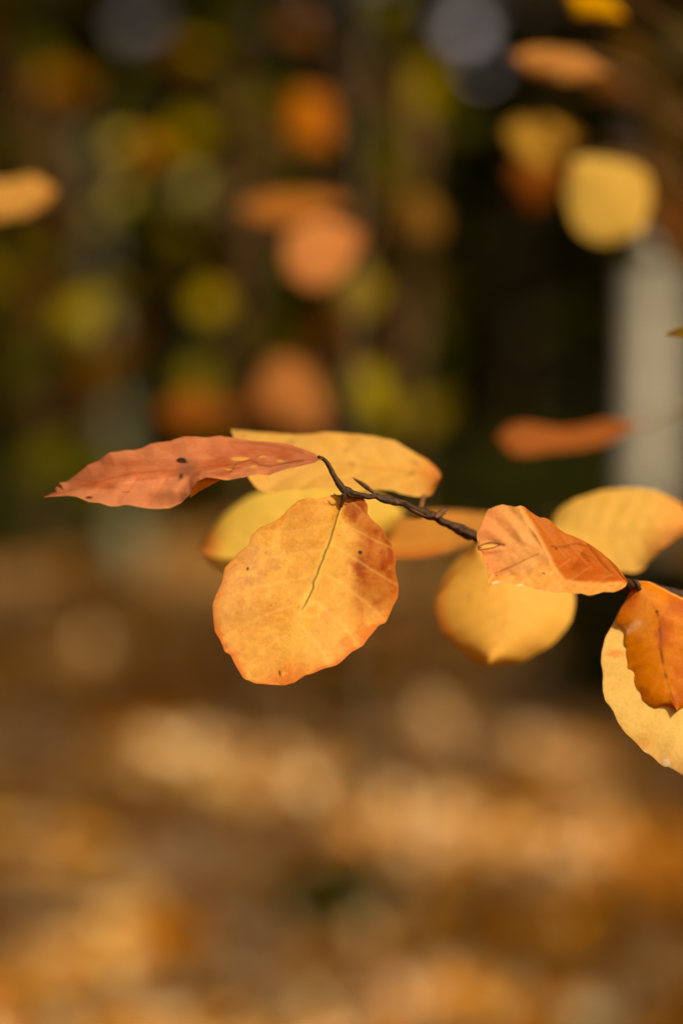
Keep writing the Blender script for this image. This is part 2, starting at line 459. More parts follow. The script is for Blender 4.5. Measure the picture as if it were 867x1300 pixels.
def build_canopy():
    r = np.random.default_rng(77)
    n = 230000
    gy = r.uniform(5.2, 50, n); gx = r.uniform(-1, 1, n) * (2.2 + 0.22 * gy)
    G = np.stack([gx, gy, ground_h(gx, gy) + 0.02], 1)
    px, py, d = to_px(G)
    wob = 14 * np.stack([fbm(px * 0.02, py * 0.02, 4, 3), fbm(px * 0.02, py * 0.02, 8, 3)], 1)
    lit = lit_mask(px + wob[:, 0], py + wob[:, 1])
    lit |= r.uniform(0, 1, n) < 0.8 * sstep(15, 22, gy) * sstep(36, 31, gy)
    G = G[~lit]
    h = r.uniform(7.0, 12.5, len(G)) + np.maximum(G[:, 1] - 20, 0) * 0.45
    C = G + SD[None] * (h / SD[2])[:, None]  # crown leaves set on sun lines from floor points outside the sun patches
    ok = (C[:, 2] - 1.3) > 0.235 * C[:, 1] + 0.5
    for p, rad in PROTECT:
        D = C - p; t = D @ SD
        dist = np.linalg.norm(D - t[:, None] * SD, axis=1)
        ok &= dist > rad + 0.06
    C = C[ok]
    tr = [(6.5, -2.5), (9.5, 6.5), (5.2, 15.5), (13.0, 19.0)]
    T = np.array(tr)
    own = np.argmin(np.linalg.norm(C[:, None, :2] - T[None], axis=2), axis=1)
    cols = palette(len(C), [(0.05, 0.07, 0.015), (0.12, 0.10, 0.02), (0.25, 0.14, 0.03)], [3, 2, 2], r)
    Q = rand_quads(C, r.uniform(0.10, 0.19, len(C)), r, 0.3)
    labs = ['tall beech tree outside the frame behind the camera, shading the near ground', 'tall beech tree outside the frame to the right, beside the sapling',
            'tall beech tree outside the frame beyond the pale sunlit trunk', 'tall beech tree outside the frame far to the right']
    for k, (x, y) in enumerate(tr):
        t = thing('tall_beech_tree', (x, y, 0), labs[k], 'tree')
        rr = np.random.default_rng(90 + k)
        V, F = join([tree_trunk(x, y, 13, 0.24, (0, 0), 60 + k)] + limbs(x, y, 12, 3.5, rr, 8, 0.55, 0.1))
        new_mesh('trunk', V, F, M_PALE_BARK, t, origin=(x, y, 0))
        quads_mesh('crown', Q[own == k], M_FOL, t, cols[own == k], origin=(x, y, 0))


build_canopy()


# ------------------------------------------------------------------ leaf litter
def build_litter():
    r = np.random.default_rng(3)
    n = 100000
    y = 4.2 + (r.uniform(0, 1, n) ** 1.6) * 32; x = r.uniform(-1, 1, n) * (2.2 + 0.3 * y)
    C = np.stack([x, y, ground_h(x, y) + r.uniform(0.012, 0.05, n)], 1)
    a = r.uniform(0, 2 * np.pi, n); tilt = r.normal(0, 0.42, (n, 2))
    u = np.stack([np.cos(a), np.sin(a), tilt[:, 0]], 1); v = np.stack([-np.sin(a), np.cos(a), tilt[:, 1]], 1)
    s = r.uniform(0.06, 0.12, n)
    pat = np.array([(-0.5, 0, 0.1), (-0.2, 0.3, 0), (0.2, 0.28, 0), (0.5, 0, 0.12), (0.2, -0.28, 0.05), (-0.2, -0.3, 0.05)])
    V = C[:, None] + s[:, None, None] * (pat[None, :, 0, None] * u[:, None] + pat[None, :, 1, None] * v[:, None] + pat[None, :, 2, None] * np.array((0, 0, 1.0)))
    cols = palette(n, [(0.46, 0.155, 0.005), (0.60, 0.245, 0.01), (0.70, 0.41, 0.12), (0.24, 0.085, 0.004), (0.76, 0.54, 0.34), (0.17, 0.12, 0.006)], [3.6, 4.4, 3.2, 1.3, 3.8, 0.5], r, 0.2)
    dry = r.uniform(0, 1, n) < 0.38 * sstep(-0.1, 0.4, fbm(x * 1.1 + 3, y * 0.5, 71, 3))
    cols = np.where(dry[:, None], np.array((0.80, 0.56, 0.36)) * np.exp(r.normal(0, 0.12, (n, 1))), cols).clip(0, 0.85)
    damp = sstep(0.0, 0.5, fbm(x * 0.9 + 30, y * 0.45, 72, 3))[:, None]
    cols = cols * (1 - 0.4 * damp * np.array((0.7, 1.05, 1.5)))
    o = quads_mesh('leaf_litter', V, M_LITTER, cols=cols, kind='stuff')
    o['label'] = 'orange and brown fallen leaves covering the wood floor'; o['category'] = 'leaf litter'


build_litter()


# ------------------------------------------------------------------ leaves
def build_leaf(L, Rr, M, d, paint, parent, origin, n=(120, 100), name='leaf', label=None, jag=0.7, smooth=False, depth=None, mat=None, seed=1, warp=0.0):
    """a curved leaf blade: L, R edges and M midrib as photograph pixels from base to tip; depth(px,py,s,v) gives each point its distance"""
    nr, nc = n
    f = catmull if smooth else (lambda q, k: even(q, k))
    Lp, Rp, Mp = f(L, nr), f(Rr, nr), catmull(M, nr)
    s = np.linspace(0, 1, nr)
    if jag:
        w = np.sin(np.pi * s)[:, None] ** 0.3
        for E, sd in ((Lp, 1), (Rp, 2)):
            t = np.gradient(E, axis=0); nn = np.stack([-t[:, 1], t[:, 0]], 1); nn /= np.linalg.norm(nn, axis=1)[:, None] + 1e-9
            E += nn * (w * jag * fbm(s * 26, s * 0 + sd, seed + sd, 3)[:, None])
    nh = nc // 2
    if warp:
        for E, sd in ((Lp, 5), (Rp, 6)):
            E += ((E - Mp) * warp * fbm(s * 3.5, s * 0 + sd, seed * 7 + sd, 2)[:, None]) * np.sin(np.pi * s)[:, None]
    a = np.linspace(0, 1, nh + 1)
    rows = []
    vs = np.concatenate([-a[::-1], a[1:]])
    for i in range(nr):
        left = Mp[i] + a[::-1][:, None] * (Lp[i] - Mp[i]); right = Mp[i] + a[1:][:, None] * (Rp[i] - Mp[i])
        rows.append(np.vstack([left, right]))
    G = np.array(rows)                                   # nr x nc+1 x 2
    SS, VV = np.meshgrid(s, vs, indexing='ij')
    px, py = G[..., 0], G[..., 1]
    D = depth(px, py, SS, VV)
    V = P(px, py, D).reshape(-1, 3)
    nx = len(vs)
    F = [(j * nx + i, j * nx + i + 1, (j + 1) * nx + i + 1, (j + 1) * nx + i) for j in range(nr - 1) for i in range(nx - 1)]
    col = paint(px, py, SS, VV).reshape(-1, 3)
    o = new_mesh(name, V, F, mat or M_LEAF, parent, cols=np.clip(col, 0.002, 0.95), origin=origin)
    if label: o['label'] = label
    return o


def mix(a, b, t):
    return a + (b - a) * np.asarray(t)[..., None]


def veins(s, v, n=8, k=0.16, w=0.10):
    """strength 0..1 of the side veins that leave the midrib at an angle"""
    q = (s - k * np.abs(v) * (1 - 0.3 * s)) * n + 0.25 * (v > 0)
    f = np.abs(q - np.round(q))
    return np.exp(-(f / w) ** 2) * (1 - 0.5 * np.abs(v))


def pucker(s, v, n=8, k=0.16):
    q = (s - k * np.abs(v) * (1 - 0.3 * s)) * n + 0.25 * (v > 0)
    return np.cos(2 * np.pi * q) * sstep(0.04, 0.25, np.abs(v)) * (1 - 0.4 * np.abs(v))


def spot(px, py, x, y, rx, ry=None, soft=0.5, n=0.35, seed=3):
    ry = ry or rx
    q = np.sqrt(((px - x) / rx) ** 2 + ((py - y) / ry) ** 2) + n * vnoise(px / max(rx, 1.0), py / max(ry, 1.0), seed)
    return 1 - sstep(1 - soft, 1 + soft * 0.4, q)


def seg(px, py, a, b, w):
    ax, ay = a; bx, by = b
    t = np.clip(((px - ax) * (bx - ax) + (py - ay) * (by - ay)) / ((bx - ax) ** 2 + (by - ay) ** 2), 0, 1)
    d = np.hypot(px - ax - t * (bx - ax), py - ay - t * (by - ay))
    return np.exp(-(d / w) ** 2)


def polyseg(px, py, pts, w):
    return np.max([seg(px, py, pts[i], pts[i + 1], w) for i in range(len(pts) - 1)], axis=0)


GAIN = 0.86
DARK = lin((45, 25, 12))

# ---- the sapling that carries the sharp branch
B0 = np.array((0.50, 0.97, 0.0))
young = thing('young_beech', tuple(B0), 'young beech whose branch of sharp orange leaves crosses the middle of the picture', 'sapling')


def tp(pts, n):      # tube path from rows (px,py,d)
    q = catmull(pts, n)
    return P(q[:, 0], q[:, 1], q[:, 2])


# stem outside the frame
zz = np.linspace(-0.05, 2.6, 60)
stem_p = np.stack([B0[0] + 0.03 * np.sin(zz * 1.1), B0[1] + 0.02 * np.sin(zz * 1.7), zz], 1)
SV, SF = tube(stem_p, 0.011 * (1 - 0.28 * zz), 14, 0.05)
new_mesh('stem', SV, SF, M_STEM, young, origin=B0)
stem_at = lambda z: np.array((B0[0] + 0.03 * math.sin(z * 1.1), B0[1] + 0.02 * math.sin(z * 1.7), z))

# main twig, from the tip at the upper leaf to the stem
tw = [(437, 623, 0.800), (447, 626, 0.801), (463, 629, 0.803), (480, 632, 0.805), (504, 638, 0.808), (529, 648, 0.813), (552, 657.5, 0.818), (579, 670, 0.825), (604, 681, 0.831),
      (660, 703, 0.834), (720, 722, 0.832), (770, 737, 0.827), (800, 745, 0.824), (850, 752, 0.83), (930, 770, 0.84)]
twp = tp(tw, 220)
sp = stem_at(1.10)
e = twp[-1]; ext = np.stack([e + (sp - e) * t for t in np.linspace(0.04, 1, 40)]); ext[:, 2] -= 0.012 * np.sin(np.linspace(0.04, 1, 40) * np.pi)
twp = np.vstack([twp, ext])
s_ = np.linspace(0, 1, len(twp))
rad = 0.00088 + 0.00125 * s_ ** 0.8
for c, wd, am in ((0.0, 0.02, 0.6), (0.09, 0.02, 0.35), (0.175, 0.018, 0.42), (0.265, 0.025, 0.55), (0.36, 0.02, 0.25), (0.62, 0.02, 0.4)):
    rad *= 1 + am * np.exp(-((s_ - c) / wd) ** 2)
twp += 0.0005 * np.stack([fbm(s_ * 42, s_ * 0, 1, 2), fbm(s_ * 60, s_ * 0, 2, 2), fbm(s_ * 60, s_ * 0, 3, 2)], 1)
TV, TF = tube(twp, rad, 20, 0.38, 4)
twig = new_mesh('twig', TV, TF, M_TWIG, young, origin=B0)


def bud(pts, r, label=None):
    q = tp(pts, 26); t = np.linspace(0, 1, 26)
    prof = r * np.clip(np.sin(np.pi * np.clip(0.12 + t * 0.88, 0, 1)) ** 0.8, 0.04, 1) * (1 + 0.08 * np.sin(t * 40))
    v, f = tube(q, prof, 12, 0.1)
    new_mesh('bud', v, f, M_BUD, twig, origin=B0)


bud([(476, 627, 0.805), (462, 616, 0.812), (447, 606, 0.818)], 0.0008)
bud([(520, 646, 0.809), (531, 652, 0.804), (541, 656, 0.800)], 0.0006)
bud([(553, 657, 0.814), (562, 650, 0.822), (570, 645, 0.828)], 0.0011)


def stalk(leaf, pts, r0, r1, n=30, mat=None, bump=0.15):
    q = tp(pts, n)
    v, f = tube(q, np.linspace(r0, r1, n), 10, bump)
    o = new_mesh('stalk', v, f, mat or M_STALK, leaf, origin=B0)
    return o


def wav(px, py, seed, amp, sc=60.0):
    return amp * fbm(px / sc, py / sc, seed, 2)


# ---- A: large sharp leaf hanging from the twig end
A_L = [(436.7, 629), (424, 627.5), (405, 633), (392, 631.5), (379, 635), (369, 643), (360, 653), (347, 663), (331, 669.5), (319.5, 679), (316, 692), (302, 702), (285.5, 721), (282, 739), (274, 755), (270, 768), (271, 784), (272.6, 800), (280.7, 816), (285.5, 828), (292, 831), (298.5, 844), (310, 862), (324, 868), (347, 869.5), (361, 870.7)]
A_R = [(436.7, 629), (449, 628), (461.5, 632), (467, 642), (466.5, 652), (473, 660), (487.5, 673), (490.6, 681), (499, 694), (502.5, 710), (501.3, 724), (506, 745), (505, 758), (498.7, 771), (489, 790.5), (481, 794), (465, 813), (461.5, 820), (447, 828), (431, 842), (426, 845), (411.5, 849), (395, 856), (389, 857), (374, 866.5), (361, 870.7)]
A_M = [(436.7, 629), (429, 656.5), (418, 689), (408, 716), (397, 745), (384, 774.5), (375, 806), (366, 840), (361, 870.7)]


def dA(px, py, s, v):
    return 0.7968 + 0.0075 * (770 - py) / 240 + 0.006 * (px - 390) / 240 + 0.0075 * (np.abs(px - np.interp(py, [q[1] for q in A_M], [q[0] for q in A_M])) / 115) ** 1.6 * (1 - 0.9 * sstep(790, 868, py)) - 0.0014 * np.exp(-(v / 0.16) ** 2) * np.clip(1.05 - s, 0, 1) * sstep(0, 0.1, s) \
        + 0.00011 * pucker(s, v, 7, 0.2) * (1 + 0.8 * vnoise(px / 40, py / 40, 2)) + wav(px, py, 3, 0.0016, 80)


def pA(px, py, s, v):
    n1 = fbm(px / 34, py / 34, 1, 5); n2 = fbm(px / 9, py / 9, 2, 4); n3 = fbm(px / 70, py / 70, 8, 3)
    base = np.broadcast_to(lin((234, 173, 92)), px.shape + (3,)).copy()
    base = mix(base, lin((236, 178, 122)), sstep(-0.1, 0.8, (360 - px) / 95 + 0.5 * n3 - np.abs(py - 730) / 190) * 0.7)       # pale pinkish left side
    base = mix(base, lin((244, 190, 92)), sstep(0.1, 0.9, 0.5 - np.abs(px - 400 + (py - 740) * 0.35) / 75 + 0.4 * n1))
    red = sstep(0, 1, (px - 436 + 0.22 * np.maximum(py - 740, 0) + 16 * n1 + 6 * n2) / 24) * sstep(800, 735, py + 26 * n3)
    mot = np.maximum(sstep(0.05, 0.45, n3 * 0.5 + n1 * 0.75 + (px - 410) / 170 + (py - 790) / 900), 0.5 * sstep(0.1, 0.5, n1 + 0.4 * n2))
    base = mix(base, lin((206, 116, 44)), np.clip(0.8 * mot * (0.7 + 0.5 * n2), 0, 1))
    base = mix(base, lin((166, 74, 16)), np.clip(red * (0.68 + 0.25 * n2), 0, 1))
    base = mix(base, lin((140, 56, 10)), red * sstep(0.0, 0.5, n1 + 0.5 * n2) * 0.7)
    tipr = sstep(0.80, 0.99, s + 0.05 * n1) + 0.8 * sstep(0.90, 1.0, np.abs(v) + 0.05 * n2) * sstep(740, 830, py)
    base = mix(base, lin((222, 112, 52)), np.clip(tipr, 0, 1) * 0.8)
    base = mix(base, lin((214, 112, 50)), sstep(0.86, 1.0, np.abs(v) + 0.10 * n1) * sstep(690, 800, py) * 0.7)
    base = mix(base, lin((250, 200, 104)), sstep(0.05, 0.5, n2 * 0.7 + n3 * 0.5) * 0.45 * (1 - red))
    edge = sstep(0.965, 1.0, np.abs(v) + 0.012 * n2)
    base = mix(base, lin((205, 120, 60)), edge * 0.5)
    vv = veins(s, v, 7, 0.2, 0.055) * sstep(0.02, 0.1, np.abs(v)) * sstep(0.9, 0.76, s)
    base = mix(base, lin((252, 205, 125)), vv * 0.36)
    base = mix(base, lin((246, 205, 110)), np.exp(-((np.abs(v) * 100 * np.sin(np.pi * np.clip(s, .06, 1)) ** 0.5) / 3.4) ** 2) * 0.7 * sstep(0.85, 0.5, s))
    # dark line of the midrib
    w = 1.25 * (1 - 0.45 * s)
    wobx = 1.4 * vnoise(py / 9, py * 0, 5)
    mid = polyseg(px + wobx, py, [tuple(q) for q in catmull(A_M[:6], 12)], 1.25) * sstep(782, 765, py)
    base = mix(base, lin((84, 66, 18)), mid * 0.9)
    base = mix(base, DARK, np.clip(spot(px, py, 457.5, 702, 3.2, 3.4) + spot(px, py, 314.5, 722, 1.8, 2.2) + spot(px, py, 355, 855, 2.0, 4.0) * 0.8 + spot(px, py, 344, 769, 1.4) * 0.5, 0, 1) * 0.92)
    base = mix(base, lin((120, 64, 24)), sstep(0.55, 0.75, fbm(px / 4.5, py / 4.5, 77, 3)) * 0.35)
    net = np.maximum(1 - np.abs(fbm(px / 6.5, py / 6.5, 61, 3)) * 5, 0)
    base = mix(base, base * np.array((1.12, 1.16, 1.2)), net * 0.5)
    base = mix(base, base * np.array((0.84, 0.7, 0.55)), sstep(0.1, 0.6, fbm(px / 16, py / 16, 65, 4)) * 0.3)
    base *= (1 + 0.12 * n2)[..., None]
    return base * GAIN


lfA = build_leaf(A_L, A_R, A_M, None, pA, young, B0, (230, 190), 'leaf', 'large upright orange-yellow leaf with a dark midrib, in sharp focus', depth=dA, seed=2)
stalk(lfA, [(438, 621, 0.800), (437.5, 625, 0.7998), (436.5, 631, 0.7996), (433, 644, 0.8001)], 0.0010, 0.00045, 24, M_TWIG, 0.3)
# small curled bud scales by the base of that leaf
for pts in ([(436, 627, 0.7990), (431, 630, 0.7992), (426.5, 629.5, 0.7994), (424, 626, 0.7996)], [(441, 626, 0.7990), (445, 630, 0.7992), (449, 629, 0.7994)]):
    q = tp(pts, 14); v, f = tube(q, np.linspace(0.00038, 0.00012, 14), 8, 0.2)
    new_mesh('bud_scale', v, f, M_TWIG, twig, origin=B0)

# ---- B: pinkish leaf seen nearly edge on, to the left
B_T = [(409.6, 582), (398, 575), (384, 569.5), (363, 562.8), (342, 561), (321.5, 559.5), (300, 556), (279, 553), (261.5, 555), (247.6, 553.6), (233.8, 553.8), (216.5, 559.8), (205, 561), (192, 563.5), (181, 568.5), (169.8, 571.5), (158, 571.5), (150.7, 573), (138.6, 574.3), (131, 580), (126.5, 584), (117, 588), (111, 590), (104, 597), (98.8, 601), (91, 607), (85, 611.7), (79, 612.3), (74.6, 612.7), (76, 616), (69.4, 620), (70.5, 623), (67.7, 625.5), (63, 628), (56, 631)]
B_B = [(409.6, 582), (396, 588.5), (377.6, 592.7), (354.7, 598), (340, 603.5), (325.7, 602), (310, 606), (290, 609.5), (278.8, 608), (262, 606), (252, 609.5), (246, 617), (242, 627), (230, 639), (216.5, 645), (202.6, 646), (190, 645.5), (178.4, 644), (166, 641.5), (157.6, 641), (150, 643), (140, 642.8), (126.5, 638.7), (112.7, 637), (97, 630.7), (86, 629), (78, 630), (56, 631)]
B_M = [(409.6, 582), (370, 585), (320, 588), (280, 591.5), (240, 595), (200, 598), (160, 603), (120, 613), (85, 624), (56, 631)]


def dB(px, py, s, v):
    roll = np.where(v < 0, -v, -v * 0.75)            # v<0 is the upper (far) edge
    return 0.803 + 0.022 * roll + 0.004 * (240 - px) / 350 + 0.0012 * fbm(s * 9, v * 1.6, 6, 3) + 0.0007 * pucker(s, v, 9, 0.15) - 0.006 * np.maximum(v, 0) ** 3 * sstep(0.3, 0.55, s)


def pB(px, py, s, v):
    n1 = fbm(px / 40, py / 14, 1, 5); n2 = fbm(px / 10, py / 6, 2, 4)
    base = np.broadcast_to(lin((204, 121, 86)), px.shape + (3,)).copy()
    base = mix(base, lin((222, 144, 106)), sstep(0.0, 0.8, n1 + 0.45 * (v > 0.2) + 0.2 * np.abs(v)) * 0.75)
    base = mix(base, lin((184, 92, 54)), sstep(0.0, 0.5, -n1 + 0.15 - 0.5 * np.abs(v + 0.1)) * 0.7)
    base = mix(base, lin((188, 88, 44)), np.exp(-(v / 0.05) ** 2) * 0.6 * sstep(0.05, 0.3, s))
    base = mix(base, lin((178, 88, 50)), veins(s, v, 9, 0.15, 0.05) * 0.28)
    base = mix(base, lin((128, 92, 74)), (spot(px, py, 234, 594, 15, 12, 0.9) * 0.6))
    base = mix(base, lin((158, 92, 58)), spot(px, py, 215, 630, 32, 10, 0.8) * 0.6)
    d = spot(px, py, 231, 584.5, 8.5, 4.2, 0.4) + spot(px, py, 229.5, 605, 4.2, 5.5, 0.6) * 0.75 + spot(px, py, 113, 632, 6, 2.0, 0.6) * 0.9 + spot(px, py, 160, 624.5, 7, 1.0) * 0.6
    base = mix(base, lin((38, 30, 22)), np.clip(d, 0, 1) * 0.95)
    # grazed yellow marks near the stalk
    g = spot(px, py, 305, 582, 11, 2.6) + spot(px, py, 322, 593, 5, 3) + spot(px, py, 334, 580, 5, 1.8) + spot(px, py, 356, 585, 5, 2) + spot(px, py, 291, 596, 4, 1.4)
    base = mix(base, lin((140, 78, 34)), polyseg(px, py, [(292, 600), (300, 588), (318, 584), (330, 590), (345, 592), (362, 588), (385, 584)], 1.3) * 0.7)
    base = mix(base, lin((232, 172, 92)), np.clip(g, 0, 1) * 0.85)
    base = mix(base, lin((150, 68, 40)), polyseg(px, py, [(292, 561), (330, 563), (360, 568), (384, 574)], 2.4) * 0.4)
    base = mix(base, lin((228, 160, 105)), sstep(0.93, 1.0, v) * 0.8)
    base *= (1 + 0.09 * n2)[..., None]
    return base * GAIN * 0.94


lfB = build_leaf(B_T, B_B, B_M, None, pB, young, B0, (240, 90), 'leaf', 'pinkish brown pointed leaf seen almost edge on, with a black spot', depth=dB, seed=7)
# the turned-up piece of its lower edge, showing the yellow side
FL = [(281, 607.5), (272, 606), (262, 605.5), (253, 608.5), (247.5, 615), (243, 625), (241, 632)]
FRr = [(281, 607.5), (276, 611.5), (269, 615), (261, 619.5), (253, 624), (246, 629), (241, 632)]
FM = [(281, 607.5), (268, 610), (257, 614.5), (249, 621), (241, 632)]


def pF0(px, py, s, v):
    b = mix(np.broadcast_to(lin((240, 180, 80)), px.shape + (3,)).copy(), lin((200, 110, 45)), sstep(0.55, 0.1, s + 0.3 * v))
    return b * GAIN


fold = build_leaf(FL, FRr, FM, None, pF0, lfB, B0, (40, 20), 'leaf_fold', None, depth=lambda px, py, s, v: 0.7965 + 0.006 * (v * 0.5 + 0.5) + 0 * px, jag=0.3)
fold.parent = lfB
stalk(lfB, [(404, 579.5, 0.8035), (412, 584, 0.8025), (418, 592, 0.8015), (424, 604, 0.801), (431, 615, 0.800), (438, 623, 0.800)], 0.00055, 0.00125, 34, M_TWIG, 0.35)

# ---- F: sharp folded leaf, right of the middle
F_T = [(797, 738), (792.7, 732), (787, 724), (781.4, 717), (774, 710), (766, 703.7), (757, 697), (747.5, 690.5), (738, 685.5), (728.6, 681), (719, 677), (709.7, 671.7), (703.5, 665), (698.4, 660), (691, 657), (685, 656.6), (677, 652), (670, 647), (665, 643), (660.7, 641.5), (654, 643), (647.5, 642), (638, 640.5), (628.6, 642), (620, 646), (617, 650), (613, 658), (610, 668), (605.5, 674), (605, 681), (606.5, 688), (605.5, 694)]
F_B = [(797, 738), (794, 744), (789, 748), (779.5, 752), (766, 751.6), (758, 754), (747.5, 756.5), (738, 753.5), (725, 754.7), (716, 752), (706, 752.8), (697, 750.5), (687, 751), (676, 746), (666, 743.5), (657, 744), (649, 742), (641, 740.5), (633, 740), (626.8, 741.5), (618.5, 744.5), (618, 738), (620, 732), (618, 725), (618.5, 718.8), (615, 716), (613.6, 711), (611, 707), (611.7, 703.7), (607, 699), (605.5, 694)]
F_M = [(797, 738), (772, 727), (745, 716), (715, 706.5), (685, 701), (655, 698), (630, 696), (605.5, 694)]


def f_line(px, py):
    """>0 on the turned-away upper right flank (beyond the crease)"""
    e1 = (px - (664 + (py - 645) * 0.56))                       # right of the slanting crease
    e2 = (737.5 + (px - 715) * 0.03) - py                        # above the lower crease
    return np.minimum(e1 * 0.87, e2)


def dF(px, py, s, v):
    q = f_line(px, py)
    crease = 0.00048 * np.maximum(q + 3 * vnoise(px / 20, py / 20, 4), -4)  # crease shaped to turn the shaded flank away from the sun
    return 0.792 + 0.010 * (705 - py) / 60 * 0.7 + crease * 0.62 - 0.006 * (px - 700) / 100 * 0.4 + 0.0009 * fbm(px / 30, py / 24, 5, 3) + 0.0005 * pucker(s, v, 7, 0.18) - 0.0035 * sstep(0.75, 1.0, v) * sstep(0.5, 0.8, s)


def pFf(px, py, s, v):
    n1 = fbm(px / 30, py / 24, 1, 5); n2 = fbm(px / 9, py / 8, 2, 4)
    base = np.broadcast_to(lin((220, 158, 96)), px.shape + (3,)).copy()
    base = mix(base, lin((222, 142, 92)), sstep(670, 615, px + 14 * n1) * 0.8)
    base = mix(base, lin((238, 166, 88)), sstep(0.1, 0.8, n1 + sstep(700, 752, py) * 0.9) * 0.85)
    t = sstep(-2.5, 4, f_line(px, py) + 2.5 * n1 + 1.5 * n2)  # cast shade on the upper right flank, painted as darker orange
    flank_shade = mix(np.broadcast_to(lin((182, 94, 30)), px.shape + (3,)).copy(), lin((192, 86, 24)), sstep(-0.2, 0.5, n1 + (px - 720) / 90 * 0.4))
    flank_shade = mix(flank_shade, lin((150, 66, 16)), sstep(0.0, 0.5, n1 + 0.5 * n2 - (px - 700) / 300) * 0.6)
    base = mix(base, flank_shade, t * 0.9)
    base = mix(base, lin((150, 80, 36)), polyseg(px, py, [(628, 728), (648, 720), (668, 710), (684, 703)], 1.2) * 0.55)
    base = mix(base, lin((130, 66, 22)), polyseg(px, py, [(700, 694), (716, 694), (730, 690), (745, 693)], 1.5) * 0.6)
    base = mix(base, lin((130, 66, 22)), polyseg(px, py, [(716, 694), (735, 700), (758, 712)], 1.2) * 0.3)
    base = mix(base, lin((245, 180, 110)), veins(s, v, 7, 0.18, 0.05) * 0.18)
    # slit near the end, with dark lips
    base = mix(base, lin((60, 36, 16)), np.clip(polyseg(px, py, [(605, 698), (612, 692), (622, 689), (632, 690), (640, 692)], 1.3) + 0.9 * polyseg(px, py, [(606, 698), (616, 697.5), (626, 695), (634, 692)], 0.9), 0, 1) * 0.85)
    base = mix(base, lin((250, 206, 120)), spot(px, py, 619, 693.6, 10, 2.2, 0.5, 0.15) * 0.9)
    base = mix(base, lin((120, 66, 34)), sstep(0.965, 1.0, np.abs(v) + 0.01 * n2) * sstep(0.66, 0.8, s) * 0.75)
    base = mix(base, lin((252, 236, 220)), np.clip(spot(px, py, 629, 740, 5, 2.2) + spot(px, py, 661, 743, 5, 1.6) + 0.6 * spot(px, py, 683, 750, 5, 1.2), 0, 1) * 0.8)
    d = spot(px, py, 690, 728, 2.4, 1.6) + spot(px, py, 630, 731, 1.5) + spot(px, py, 706, 697, 1.8)
    base = mix(base, DARK, np.clip(d, 0, 1) * 0.6)
    base *= (1 + 0.08 * n2)[..., None]
    return base * GAIN


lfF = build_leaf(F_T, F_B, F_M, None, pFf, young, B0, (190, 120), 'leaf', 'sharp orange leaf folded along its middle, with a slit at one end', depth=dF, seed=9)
stalk(lfF, [(790, 735, 0.795), (797, 739, 0.80), (801, 743, 0.812), (803, 746, 0.823)], 0.0008, 0.0013, 20, M_TWIG, 0.3)

# ---- I, J: the pair at the right edge
I_L = [(804.6, 737), (802, 748), (797, 757), (793.8, 763), (786, 775), (779.8, 789), (772, 803), (768, 810), (765.8, 818), (763.5, 829), (762.6, 840.6), (764.5, 849), (765.4, 857.8), (764.6, 868), (765.4, 879), (768, 890), (774.4, 897.6), (779, 904), (782, 912.7), (787, 921), (791.7, 928.8), (799, 936), (806.7, 942.8), (813, 950), (818.6, 955.7), (824, 958), (830, 962), (836, 969), (843, 974), (848, 974), (854, 977), (867, 984.8), (880, 990), (900, 993)]
I_R = [(804.6, 737), (824, 738), (847.6, 750), (867, 759), (890, 770), (920, 795), (942, 830), (955, 870), (957, 915), (945, 955), (925, 980), (900, 993)]
I_M = [(804.6, 737), (825, 770), (845, 820), (860, 870), (875, 920), (890, 960), (900, 993)]


def dI(px, py, s, v):
    return 0.812 + 0.006 * (860 - py) / 120 + 0.0022 * v * v + 0.00018 * pucker(s, v, 8, 0.2) + wav(px, py, 13, 0.0009, 60)


def pI(px, py, s, v):
    n1 = fbm(px / 30, py / 30, 31, 5); n2 = fbm(px / 9, py / 9, 32, 4)
    base = np.broadcast_to(lin((242, 202, 122)), px.shape + (3,)).copy()
    base = mix(base, lin((244, 190, 122)), sstep(930, 985, py + 12 * n1) * 0.85)
    base = mix(base, lin((244, 196, 116)), sstep(0.2, 0.7, n1) * 0.5)
    base = mix(base, lin((232, 150, 78)), spot(px, py, 780, 831, 16, 6, 0.8) * 0.7)
    base = mix(base, lin((226, 132, 60)), sstep(790, 755, py + 6 * n1) * 0.8)
    base = mix(base, lin((240, 196, 140)), spot(px, py, 788, 796, 12, 9, 0.8) * 0.6)
    base = mix(base, lin((235, 150, 72)), spot(px, py, 816, 942, 18, 10, 0.9) * 0.4)
    base = mix(base, lin((250, 212, 140)), veins(s, v, 8, 0.2, 0.05) * 0.3)
    base = mix(base, lin((252, 232, 215)), np.clip(spot(px, py, 846, 969, 5, 5.5) + 0.5 * spot(px, py, 819, 955, 3, 3), 0, 1) * 0.75)
    base = mix(base, lin((215, 140, 80)), sstep(0.975, 1.0, np.abs(v)) * 0.4)
    return base * (1 + 0.07 * n2)[..., None] * GAIN


lfI = build_leaf(I_L, I_R, I_M, None, pI, young, B0, (170, 110), 'leaf', 'pale orange leaf cut by the right edge, behind a darker one', depth=dI, seed=12)
J_L = [(805.5, 738), (803, 748), (798, 757), (795, 764), (790, 770), (785, 780), (783, 788), (786, 793), (791, 796), (795, 800), (795, 806), (794, 812), (793, 818), (796, 823), (795.5, 828), (797, 838), (796.4, 849), (801, 853), (804.6, 857.8), (805, 865), (809, 875), (813, 880), (816.4, 889), (823, 893), (827, 896), (832.6, 899), (839, 897.5), (847.6, 897.6), (853, 899), (859.5, 903.5)]
J_R = [(805.5, 738), (824, 740), (847.6, 752.5), (867, 762), (884, 774), (897, 795), (902, 820), (900, 850), (893, 875), (880, 892), (868, 899), (859.5, 903.5)]
J_M = [(805.5, 738), (822, 760), (834, 777), (838, 800), (839, 825), (843, 850), (851, 878), (859.5, 903.5)]


